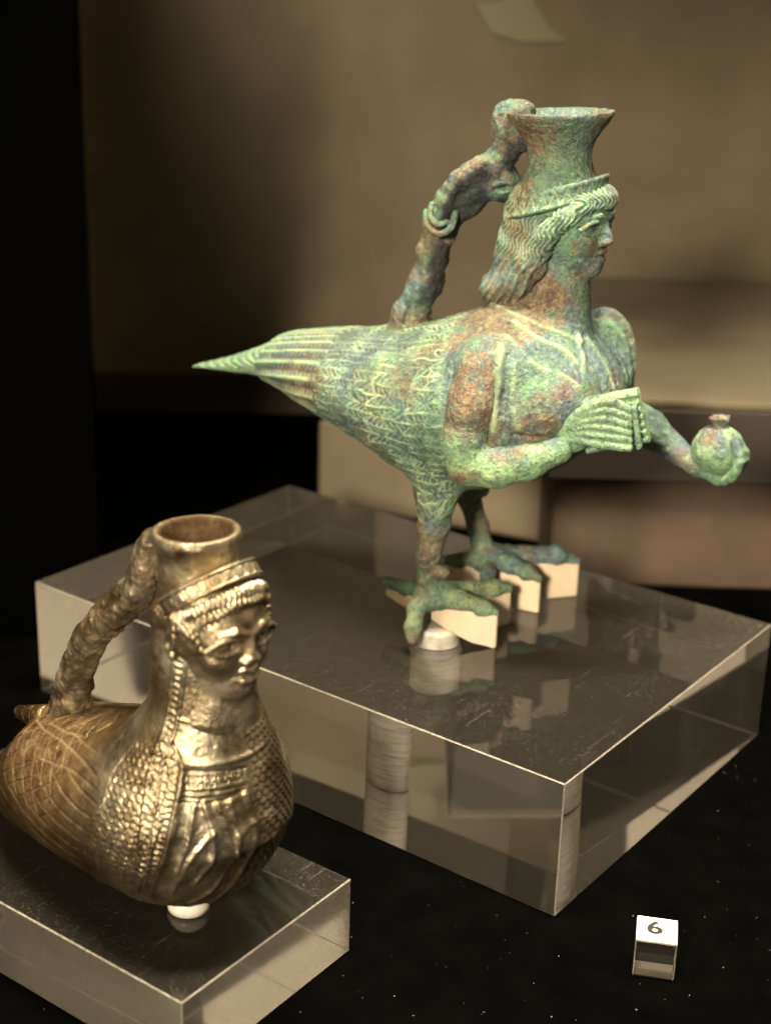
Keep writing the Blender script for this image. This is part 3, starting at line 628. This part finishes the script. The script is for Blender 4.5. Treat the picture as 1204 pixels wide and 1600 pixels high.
# ---------------------------------------------------------------- materials
class NT_:
    def __init__(s, name):
        s.m = bpy.data.materials.new(name); s.m.use_nodes = True; s.t = s.m.node_tree; s.n = s.t.nodes
        s.b = s.n['Principled BSDF']; s.out = s.n['Material Output']; s.tc = s.n.new('ShaderNodeTexCoord')
    def link(s, a, b): s.t.links.new(a, b)
    def noise(s, scale, detail=4, rough=.55, dist=0, off=0):
        n = s.n.new('ShaderNodeTexNoise'); n.inputs['Scale'].default_value = scale; n.inputs['Detail'].default_value = detail
        n.inputs['Roughness'].default_value = rough; n.inputs['Distortion'].default_value = dist
        if off:
            mp = s.n.new('ShaderNodeMapping'); mp.inputs['Location'].default_value = (off, off*.7, off*1.3); s.link(s.tc.outputs['Object'], mp.inputs[0]); s.link(mp.outputs[0], n.inputs['Vector'])
        else: s.link(s.tc.outputs['Object'], n.inputs['Vector'])
        return n.outputs['Fac']
    def ramp(s, fac, stops):
        r = s.n.new('ShaderNodeValToRGB'); e = r.color_ramp.elements
        while len(e) < len(stops): e.new(.5)
        for q, (p, c) in zip(e, stops):
            q.position = p; q.color = tuple(c)+(1,) if hasattr(c, '__len__') else (c, c, c, 1)
        s.link(fac, r.inputs[0]); return r.outputs['Color']
    def mix(s, fac, a, b, mode='MIX'):
        x = s.n.new('ShaderNodeMix'); x.data_type = 'RGBA'; x.blend_type = mode
        for i, v in ((0, fac), (6, a), (7, b)):
            if isinstance(v, (int, float)): x.inputs[i].default_value = v
            elif isinstance(v, tuple): x.inputs[i].default_value = v+(1,)
            else: s.link(v, x.inputs[i])
        return x.outputs[2]
    def math(s, op, a, b=0):
        x = s.n.new('ShaderNodeMath'); x.operation = op
        for i, v in ((0, a), (1, b)):
            if isinstance(v, (int, float)): x.inputs[i].default_value = v
            else: s.link(v, x.inputs[i])
        return x.outputs[0]
    def attr(s, name):
        a = s.n.new('ShaderNodeAttribute'); a.attribute_name = name; return a.outputs['Fac']
    def bump(s, h, strength, dist):
        b = s.n.new('ShaderNodeBump'); b.inputs['Strength'].default_value = strength; b.inputs['Distance'].default_value = dist
        s.link(h, b.inputs['Height']); s.link(b.outputs[0], s.b.inputs['Normal']); return b
    def set(s, **k):
        for a, v in k.items():
            q = s.b.inputs[a.replace('_', ' ')]
            if isinstance(v, (int, float)): q.default_value = v
            elif isinstance(v, tuple): q.default_value = v+(1,)
            else: s.link(v, q)
        return s
def patina():
    s = NT_('green bronze patina')
    zone = s.noise(26, 3, .5, .8)                                        # broad zones: verdigris, blue crust, bare brown metal
    mint = s.ramp(s.noise(150, 6, .7, .6), [(.32, (.028,.055,.048)), (.45, (.058,.105,.075)), (.56, (.088,.160,.078)), (.68, (.048,.150,.084)), (.8, (.15,.24,.115))])
    blue = s.ramp(s.noise(170, 6, .7, .5, .37), [(.34, (.026,.044,.056)), (.5, (.058,.088,.100)), (.66, (.110,.155,.135))])
    c = s.mix(s.ramp(s.math('ADD', s.math('MULTIPLY', zone, .65), s.math('MULTIPLY', s.noise(110, 5, .7, .4, .4), .35)), [(.45, 0), (.54, 1)]), mint, blue)
    bz = s.math('ADD', s.math('MULTIPLY', s.noise(30, 3, .5, .8, .81), .62), s.math('MULTIPLY', s.noise(190, 5, .72, .3, .17), .38))
    rust = s.math('MINIMUM', s.math('ADD', s.math('MULTIPLY', s.ramp(bz, [(.495, 0), (.585, 1)]), .85), s.math('MULTIPLY', s.attr('rust'), s.ramp(s.noise(240, 5, .7, .2, .2), [(.36, .1), (.50, 1.1)]))), 1.0)
    bc = s.ramp(s.noise(160, 5, .65, 0, .5), [(.32, (.050,.030,.017)), (.5, (.105,.060,.030)), (.62, (.165,.105,.052)), (.75, (.24,.19,.10))])
    c = s.mix(rust, c, bc)
    fresh = s.math('MAXIMUM', s.math('MULTIPLY', s.attr('tone'), -1), 0)
    c = s.mix(s.math('MULTIPLY', fresh, s.ramp(s.noise(130, 5, .7, .4, .66), [(.34, .25), (.5, 1)])), c, s.ramp(s.noise(200, 5, .7), [(.35, (.10,.185,.10)), (.52, (.17,.28,.125)), (.68, (.26,.33,.15))]))
    crust = s.ramp(s.noise(520, 5, .75, .6, .13), [(.52, 0), (.60, 1)])
    c = s.mix(s.math('MULTIPLY', crust, .38), c, (.23,.31,.17))
    speck = s.ramp(s.noise(700, 3, .7, 0, .29), [(.38, 1), (.45, 0)])
    c = s.mix(s.math('MULTIPLY', speck, .6), c, (.016,.024,.024))
    inc = s.math('MULTIPLY', s.attr('incised'), s.ramp(s.noise(110, 3, .6, 0, .9), [(.34, .2), (.50, 1)]))
    c = s.mix(s.math('MULTIPLY', inc, .95), c, s.ramp(s.noise(70, 3, .6, 0, .6), [(.35, (.19,.32,.17)), (.65, (.33,.39,.19))]))
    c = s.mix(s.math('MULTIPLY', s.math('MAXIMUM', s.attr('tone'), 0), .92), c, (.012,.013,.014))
    s.set(Base_Color=c, Roughness=.6); s.b.inputs['Specular IOR Level'].default_value = .4
    h = s.math('ADD', s.noise(420, 5, .7, 0, .13), s.math('MULTIPLY', s.noise(1300, 2, .6, 0, .3), .35))
    s.bump(h, 1.0, .0014)
    return s.m
def brown_bronze():
    s = NT_('polished brown bronze')
    flank = s.ramp(s.noise(45, 5, .6, .5), [(.30, (.048,.029,.010)), (.48, (.105,.062,.024)), (.62, (.17,.108,.044)), (.78, (.14,.078,.032))])
    shiny = s.ramp(s.noise(55, 5, .6, .5, .3), [(.30, (.14,.10,.05)), (.48, (.25,.20,.122)), (.62, (.41,.35,.24)), (.78, (.46,.39,.28))])
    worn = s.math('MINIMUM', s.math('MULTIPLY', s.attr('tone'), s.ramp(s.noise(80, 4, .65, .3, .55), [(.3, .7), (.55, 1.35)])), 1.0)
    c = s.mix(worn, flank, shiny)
    dark = s.ramp(s.noise(130, 5, .68, .3, .7), [(.54, 0), (.66, 1)])
    c = s.mix(s.math('MULTIPLY', dark, .7), c, (.060,.038,.016))
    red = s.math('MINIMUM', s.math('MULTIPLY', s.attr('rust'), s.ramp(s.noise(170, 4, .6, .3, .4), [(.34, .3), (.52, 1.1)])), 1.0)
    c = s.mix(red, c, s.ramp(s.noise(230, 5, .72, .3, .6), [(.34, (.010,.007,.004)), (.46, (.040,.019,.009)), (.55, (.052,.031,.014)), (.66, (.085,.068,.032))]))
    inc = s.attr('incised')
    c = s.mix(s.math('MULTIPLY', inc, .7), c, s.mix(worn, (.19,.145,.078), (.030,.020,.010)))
    rough = s.mix(red, s.ramp(s.noise(170, 5, .65, 0, .21), [(.35, .28), (.7, .50)]), (.72,.72,.72))
    s.set(Base_Color=c, Metallic=s.math('SUBTRACT', .93, s.math('MULTIPLY', red, .8)), Roughness=rough); s.link(s.math('MULTIPLY', s.math('SUBTRACT', 1, red), .5), s.b.inputs['Specular IOR Level'])
    s.bump(s.math('ADD', s.noise(380, 5, .65), s.math('MULTIPLY', s.noise(1500, 2, .5, 0, .3), .3)), .5, .0009)
    return s.m
def acrylic(name):
    """clear cast acrylic with a little dust and hairline scratches on its faces"""
    s = NT_(name)
    s.set(Base_Color=(.985,.98,.965), Roughness=.0, IOR=1.49); s.b.inputs['Transmission Weight'].default_value = 1
    d = s.n.new('ShaderNodeBsdfDiffuse'); d.inputs['Color'].default_value = (.62,.55,.43,1)
    mp = s.n.new('ShaderNodeMapping'); mp.inputs['Scale'].default_value = (40, 900, 700); mp.inputs['Rotation'].default_value = (.3, .2, .5); s.link(s.tc.outputs['Object'], mp.inputs[0])
    n = s.n.new('ShaderNodeTexNoise'); n.inputs['Scale'].default_value = 1; n.inputs['Detail'].default_value = 2; s.link(mp.outputs[0], n.inputs['Vector'])
    f = s.math('ADD', s.math('MULTIPLY', s.ramp(n.outputs['Fac'], [(.66, 0), (.74, 1)]), .05), s.math('MULTIPLY', s.ramp(s.noise(1100, 3, .7), [(.58, 0), (.72, 1)]), .10))
    f = s.math('ADD', s.math('MULTIPLY', f, s.ramp(s.noise(26, 4), [(.35, .15), (.7, 1)])), .012)
    x = s.n.new('ShaderNodeMixShader'); s.link(f, x.inputs[0]); s.link(s.b.outputs[0], x.inputs[1]); s.link(d.outputs[0], x.inputs[2]); s.link(x.outputs[0], s.out.inputs['Surface'])
    return s.m
def satin(name, rough, haze):
    """saw-cut acrylic: clear but matte"""
    s = NT_(name)
    s.set(Base_Color=(.985,.97,.93), IOR=1.49, Roughness=rough); s.b.inputs['Transmission Weight'].default_value = 1
    d = s.n.new('ShaderNodeBsdfDiffuse'); d.inputs['Color'].default_value = (.62,.55,.42,1)
    x = s.n.new('ShaderNodeMixShader'); s.link(s.ramp(s.noise(900, 4, .75), [(.3, haze*.4), (.7, haze*1.6)]), x.inputs[0]); s.link(s.b.outputs[0], x.inputs[1]); s.link(d.outputs[0], x.inputs[2]); s.link(x.outputs[0], s.out.inputs['Surface'])
    return s.m
def simple(name, col, rough=.5, metal=0, nscale=0, namt=.15, bump=0, bscale=300):
    s = NT_(name)
    c = s.mix(s.ramp(s.noise(nscale, 4), [(.3, 0), (.7, 1)]), tuple(v*(1-namt) for v in col), tuple(min(1, v*(1+namt)) for v in col)) if nscale else col
    s.set(Base_Color=c, Roughness=rough, Metallic=metal)
    if bump: s.bump(s.noise(bscale, 4), .6, bump)
    return s.m
M_PAT = patina(); M_BRO = brown_bronze(); M_ACR = acrylic('clear acrylic'); M_SATIN = satin('satin cut acrylic', .10, .10); M_EDGE = satin('sanded acrylic edge', .25, .22); M_FINE = satin('lightly hazed acrylic', .06, .10)
M_CREAM = simple('cream mount paint', (.47,.365,.245), .55, 0, 90, .08, .0002, 900)
def frosted():
    s = NT_('frosted acrylic rod')
    mp = s.n.new('ShaderNodeMapping'); mp.inputs['Scale'].default_value = (60, 60, 1500); mp.inputs['Rotation'].default_value = (.05, .04, 0); s.link(s.tc.outputs['Object'], mp.inputs[0])
    n = s.n.new('ShaderNodeTexNoise'); n.inputs['Scale'].default_value = 1; n.inputs['Detail'].default_value = 5; n.inputs['Roughness'].default_value = .7; s.link(mp.outputs[0], n.inputs['Vector'])
    c = s.ramp(n.outputs['Fac'], [(.34, (.36,.31,.23)), (.45, (.78,.71,.57)), (.6, (.92,.88,.78))])
    s.set(Base_Color=c, Roughness=.4); s.bump(n.outputs['Fac'], .5, .0006)
    return s.m
M_ROD = frosted()
def floor_mat():
    s = NT_('black laminate')
    s.set(Base_Color=s.ramp(s.noise(60, 4), [(.3, (.0006,.0006,.0005)), (.7, (.0012,.0011,.0010))]), Roughness=.6); s.b.inputs['Specular IOR Level'].default_value = .0
    s.bump(s.noise(1500, 3), .2, .0002); return s.m
def wall_mat():
    s = NT_('brown woven wall cloth')
    w = [s.n.new('ShaderNodeTexWave') for _ in range(2)]
    for k, q in enumerate(w):
        q.bands_direction = 'XZ'[k]; q.inputs['Scale'].default_value = 520; q.inputs['Distortion'].default_value = 1.5; s.link(s.tc.outputs['Object'], q.inputs['Vector'])
    weave = s.math('MULTIPLY', w[0].outputs['Fac'], w[1].outputs['Fac'])
    c = s.mix(s.ramp(s.noise(14, 4), [(.3, 0), (.7, 1)]), (.092,.072,.040), (.138,.108,.060))
    c = s.mix(s.math('MULTIPLY', weave, .3), c, (.085,.066,.044))
    s.set(Base_Color=c, Roughness=.9); s.bump(weave, .4, .0003); return s.m
M_FLOOR = floor_mat(); M_WALL = wall_mat(); M_BLACK = simple('black paint', (.0008,.0008,.0008), .9); M_ROOM = simple('pale gallery paint', (.60,.52,.40), .8); M_BAND = simple('dark brown band and wall fade', (.022,.014,.008), .8); M_CLOTH2 = simple('red brown cloth', (.056,.034,.018), .9, 0, 30, .25, .0003, 2500)
M_BLACK.node_tree.nodes['Principled BSDF'].inputs['Specular IOR Level'].default_value = 0
# ---------------------------------------------------------------- setting
structure(box('floor', (-1.2, -1.2, -.03), (1.6, 1.4, 0), M_FLOOR))
VA = R(78); vd = Vector((math.cos(VA), math.sin(VA), 0)); vr = Vector((math.sin(VA), -math.cos(VA), 0))
WP = Vector((-.1544, -.3894, 0))+vd*1.0                    # a point on the wall, below the picture's centre
def wall_box(name, x0, x1, d0, d1, z0, z1, mat, bevel=0):
    o = box(name, (x0, d0, z0), (x1, d1, z1), mat, None, bevel); o.location = WP; o.rotation_euler = (0, 0, VA-math.pi/2); return o
prof = [(.9, 0)]+[(.13-.13*math.sin(a), -.13+.13*math.cos(a)) for a in np.linspace(0, math.pi/2, 14)]
bw = poly('back_wall', [(x, d, z+.0006) for x in (-.197, .9) for z, d in prof]+[(x, d+.004, z+.0003) for x in (-.197, .9) for z, d in prof],
          [(k, k+1, k+16, k+15) for k in range(14)]+[(k+30, k+45, k+46, k+31) for k in range(14)], M_WALL, None, True); bw.data.materials.append(M_BAND); bw.data.materials.append(M_BLACK)
for k, f in enumerate(bw.data.polygons): f.material_index = 2 if k % 14 >= 10 else 1 if k % 14 >= 8 else 0  # low cove coloured brown, then black: a painted fade into the dark
bw.location = WP; bw.rotation_euler = (0, 0, VA-math.pi/2); structure(bw)
structure(box('left_wall', (-.86, -1.0, .0005), (-.84, .60, 1.1), M_ROOM))
structure(box('right_wall', (.92, -1.0, .0005), (.94, .35, 1.1), M_ROOM))
sw = structure(box('side_wall', (-.045, -.31, .0005), (0, 0, .9), M_BLACK)); sw.location = (-.121, .556, 0); sw.rotation_euler = (0, 0, R(-2.2))  # black panel run forward as a flag, shading the wall's left from the key
structure(wall_box('back_wall_dark', -1.0, -.21, -.002, .02, .0005, .9, M_BLACK))
M_PRINT = simple('pale olive print', (.14,.13,.072), .9)
cz = [(-.002, .0), (.010, -.018), (.030, -.023), (.058, -.0215), (.046, -.013), (.036, .000), (.040, .018), (.034, .026), (.024, .024), (.020, .012), (.016, .001)]
wg = poly('wall_graphic', [(x, 0, z) for x, z in cz]+[(x, .001, z) for x, z in cz], [tuple(range(11)), tuple(range(11, 22))[::-1]]+[(k, k+11, (k+1) % 11+11, (k+1) % 11) for k in range(11)], M_PRINT)
gp = WP+vr*.075; wg.location = (gp.x-vd.x*.0016, gp.y-vd.y*.0016, .268); wg.rotation_euler = (0, 0, VA-math.pi/2)
tag(wg, 'blurred pale olive crescent graphic high on the back wall', 'wall graphic')
# ---------------------------------------------------------------- acrylic blocks
GAP = .0004
H1 = .05; bl = thing('acrylic_block', 'large thick clear acrylic block under the green bird-woman vessel', 'acrylic block', (0, 0, GAP), 40, 'clear acrylic display blocks')
slab('block_body', (0, 0, 0), (.1596, .2504, H1-GAP), M_ACR, bl, .0004, [((1, 0, 0), M_ACR), ((0, 1, 0), M_FINE)])
H2 = .0269; b2 = thing('acrylic_block', 'low clear acrylic block under the brown bronze vessel', 'acrylic block', (-.1261, -.0535, GAP), 40.63, 'clear acrylic display blocks')
slab('block_body', (0, 0, 0), (.0749, .145, H2-GAP), M_ACR, b2, .0004, [((1, 0, 0), M_SATIN), ((-1, 0, 0), M_SATIN), ((0, 1, 0), M_SATIN), ((0, -1, 0), M_SATIN)])
rs = thing('cloth_riser', 'low brown cloth covered riser standing blurred behind the large acrylic block', 'display riser', (RISER[0], RISER[1], 0), RISER[2])
box('riser_body', (0, 0, 0), (RISER[3], .05, .05), M_WALL, rs, .003, 3)
rs2 = thing('display_plinth', 'blurred cloth topped plinth with a dark edge band, behind the outstretched arm', 'display plinth', (PLINTH[0], PLINTH[1], 0), PLINTH[2])
box('top_panel', (0, .002, .0945), (.50, .30, .0985), M_WALL, rs2, .001)
box('edge_band', (0, 0, .058), (.50, .30, .0943), M_BAND, rs2, .001)
box('plinth_body', (.004, .006, 0), (.50, .30, .0578), M_CLOTH2, rs2, .002)
# ---------------------------------------------------------------- green siren vessel
sv = thing('bird_woman_vessel', 'green corroded bronze bird vessel with a woman\'s head, standing on two clawed feet', 'bronze vessel', (0, .13, H1), -40)
made = {}
for nm, *spec in PARTS_SIREN:
    par = sv
    if nm == 'hand': par = made['arm']
    elif nm in ('foot', 'peg'): par = made['leg']
    elif nm == 'sleeve_loop': par = made['handle']
    elif nm == 'binding_strip': par = made['pan_pipes']
    elif nm == 'pomegranate_crown': par = made['pomegranate']
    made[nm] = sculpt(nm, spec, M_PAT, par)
# ---------------------------------------------------------------- brown vessel
vv = thing('bird_shaped_vessel', 'golden brown bronze bird-shaped vessel with a human face and arched handle', 'bronze vessel', (-.1196, -.0104, H2), -54)
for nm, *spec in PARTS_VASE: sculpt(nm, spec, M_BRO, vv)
# ---------------------------------------------------------------- mounts
M_DISC = simple('white plastic pad', (.55, .50, .41), .4, 0, 200, .06)
pd = tag(lathe('mount_pad', [(.0052, 0), (.0062, .0004), (.0064, .0022), (.0060, .0034), (.0046, .0062)], M_DISC), 'small round white pad under the belly of the brown vessel', 'mount pad'); pd.location = (-.1196, -.0104, H2)
def toe_plate(name, pts, rad, bottoms, top, parent):
    """upright plate cut to the outline of a toe; millimetres in the vessel's own frame"""
    P = spline([p+(0,) for p in pts], 10)[:, :2]; T = np.gradient(P, axis=0); T /= np.linalg.norm(T, axis=1)[:, None]; N = np.stack([-T[:, 1], T[:, 0]], 1)
    r = np.interp(np.linspace(0, 1, 10), np.linspace(0, 1, len(rad)), rad); zb = np.interp(np.linspace(0, 1, 10), np.linspace(0, 1, len(bottoms)), bottoms)
    tip = [P[-1]+r[-1]*(math.cos(a)*T[-1]+math.sin(a)*N[-1]) for a in np.linspace(-1.2, 1.2, 5)]
    out = np.concatenate([P-N*r[:, None], tip, (P+N*r[:, None])[::-1]]); z = np.concatenate([zb, [zb[-1]]*5, zb[::-1]])
    return prism(name, out*.001, list(z*.001), top*.001, M_CREAM, parent, .0006)
for lab, plates in (('cream painted toe plates under the near foot, beside the round frosted post', [
        ([(-5, -21.5), (-12, -19), (-21, -16.5)], [3.2, 2.6, 1.6], [9, 9.5, 10.5], 15.2), ([(1, -22), (11, -21), (19, -19.4), (24.3, -18.3)], [4.0, 3.6, 2.8, 1.0], [9.0, 5, 1.5, 0], 14.4),
        ([(2, -19), (10, -9), (15.5, -1.5), (20, 4)], [3.8, 3.2, 2.8, 1.2], [8, 2, 0, 0], 14.4)]),
                    ('cream painted toe plates under the far foot', [
        ([(0, 22.5), (-7, 18), (-13, 14.5)], [3.2, 2.6, 2.2], [0, 0, 0], 15.0), ([(3, 23), (14, 22), (21, 21), (26.3, 20.2)], [4.0, 3.4, 2.8, 1.0], [0, 0, 0, 0], 14.4),
        ([(3, 24), (15, 32), (26, 39), (33, 44)], [4.2, 3.6, 3.4, 1.6], [0, 0, 0, 0], 15.4)])):
    mt = thing('foot_mount', lab, 'display mount', (0, .13, H1+.0003), -40)
    for a in plates: toe_plate('toe_plate', *a, mt)
pr = thing('support_post', 'round frosted clear post rising through the large block under the near foot', 'support post', (-.0131, .1103, 0))
RP = .0094
lathe('rod', [(RP-.0008, .0006), (RP, .0012), (RP, .009)]+[(RP+.00018*math.sin(k*1.9)+(.0007 if 25 <= k <= 26 else 0), .010+k*.0012) for k in range(33)]+[(RP-.0002, H1-.0003)], M_ROD, pr, 56)
M_ROD_DIM = simple('dimmed frosted rod', (.40, .36, .29), .5, 0, 260, .3, .0004, 700)  # same plastic as the rod, coloured darker to dim its directly lit top
lathe('post_top', [(RP-.0004, H1-.0002), (RP, H1+.0002)]+[(RP-.00025*(k % 2)-.00012*k, H1+.0004+.0007*k) for k in range(8)]+[(RP-.0022, H1+.0062)], M_ROD_DIM, pr, 56)
# ---------------------------------------------------------------- dust
M_DUST = simple('pale dust', (.10, .087, .066), .9)
def flakes(name, lab, spots, z, small=1.0):
    V, F = [], []
    for x, y in spots:
        r = small*(.00008+.00022*rng.random()**3); a = rng.random()*6.28; q = .35+.65*rng.random(); k = len(V)
        for j in range(5):
            b = a+j*1.2566; rr = r*(.6+.7*rng.random()); V.append((x+rr*math.cos(b), y+q*rr*math.sin(b), z+.00006+.0001*rng.random()))
        F.append(tuple(range(k, k+5)))
    o = poly(name, V, F, M_DUST); o['label'] = lab; o['kind'] = 'stuff'; return o
def in_block(u, w, o=(0, 0), az=40):
    a = R(az); return o[0]+u*math.cos(a)-w*math.sin(a), o[1]+u*math.sin(a)+w*math.cos(a)
fs = [(x, y) for x, y in zip(-.28+.6*rng.random(1500), -.22+.34*rng.random(1500))]
fs = [p for p in fs if not any(-.002 < (p[0]-ox)*math.cos(R(40))+(p[1]-oy)*math.sin(R(40)) < lu and -.002 < -(p[0]-ox)*math.sin(R(40))+(p[1]-oy)*math.cos(R(40)) < lw for ox, oy, lu, lw in ((0, 0, .162, .253), (-.1261, -.0535, .077, .147)))]
flakes('dust', 'pale dust specks on the black floor', fs, .0003)
flakes('dust', 'pale dust specks on top of the large acrylic block', [in_block(.002+.155*a, .002+.245*b) for a, b in zip(rng.random(700), rng.random(700))]+[in_block(.157-.05*a**1.6, .002+.13*b**1.5) for a, b in zip(rng.random(3600), rng.random(3600))], H1, .8)
flakes('dust', 'pale dust specks on top of the low acrylic block', [in_block(.002+.070*a, .002+.14*b, (-.1261, -.0535), 40.6) for a, b in zip(rng.random(420), rng.random(420))], H2, .6)
# ---------------------------------------------------------------- number cube
M_LABEL = simple('white label card', (.66, .61, .48), .45, 0, 150, .05)
M_INK = simple('black ink', (.012, .011, .010), .5)
nb = thing('number_cube', 'little clear acrylic cube with a white top label reading 6', 'number marker', (.0222, -.0298, GAP), -24)
slab('cube_body', (-.0063, -.0063, 0), (.0063, .0063, .0130), M_ACR, nb, .0003)
box('label_card', (-.0062, -.0062, .01305), (.0062, .0062, .01335), M_LABEL, nb, .0002, 1)
box('base_card', (-.0058, -.0058, .0003), (.0058, .0058, .0005), M_LABEL, nb)
fc = bpy.data.curves.new('digit', 'FONT'); fc.body = '6'; fc.size = .0088; fc.align_x = 'CENTER'; fc.align_y = 'CENTER'; fc.extrude = .00004; fc.offset = .00022
fo = bpy.data.objects.new('digit_outline', fc); sc.collection.objects.link(fo); bpy.context.view_layer.update()
dm = bpy.data.meshes.new_from_object(fo.evaluated_get(bpy.context.evaluated_depsgraph_get())); bpy.data.objects.remove(fo)
dm.materials.clear(); dm.materials.append(M_INK); do = link(bpy.data.objects.new('digit', dm), nb); do.location = (-.0008, .0004, .01340); do.rotation_euler = (0, 0, R(6)); do.scale = (1.15, 1, 1)

key.data.cycles.is_caustics_light = True
for o in sc.objects:
    if o.type == 'MESH':
        if o.name.split('.')[0] in ('rod', 'base_card', 'mount_pad'): o.cycles.is_caustics_receiver = True
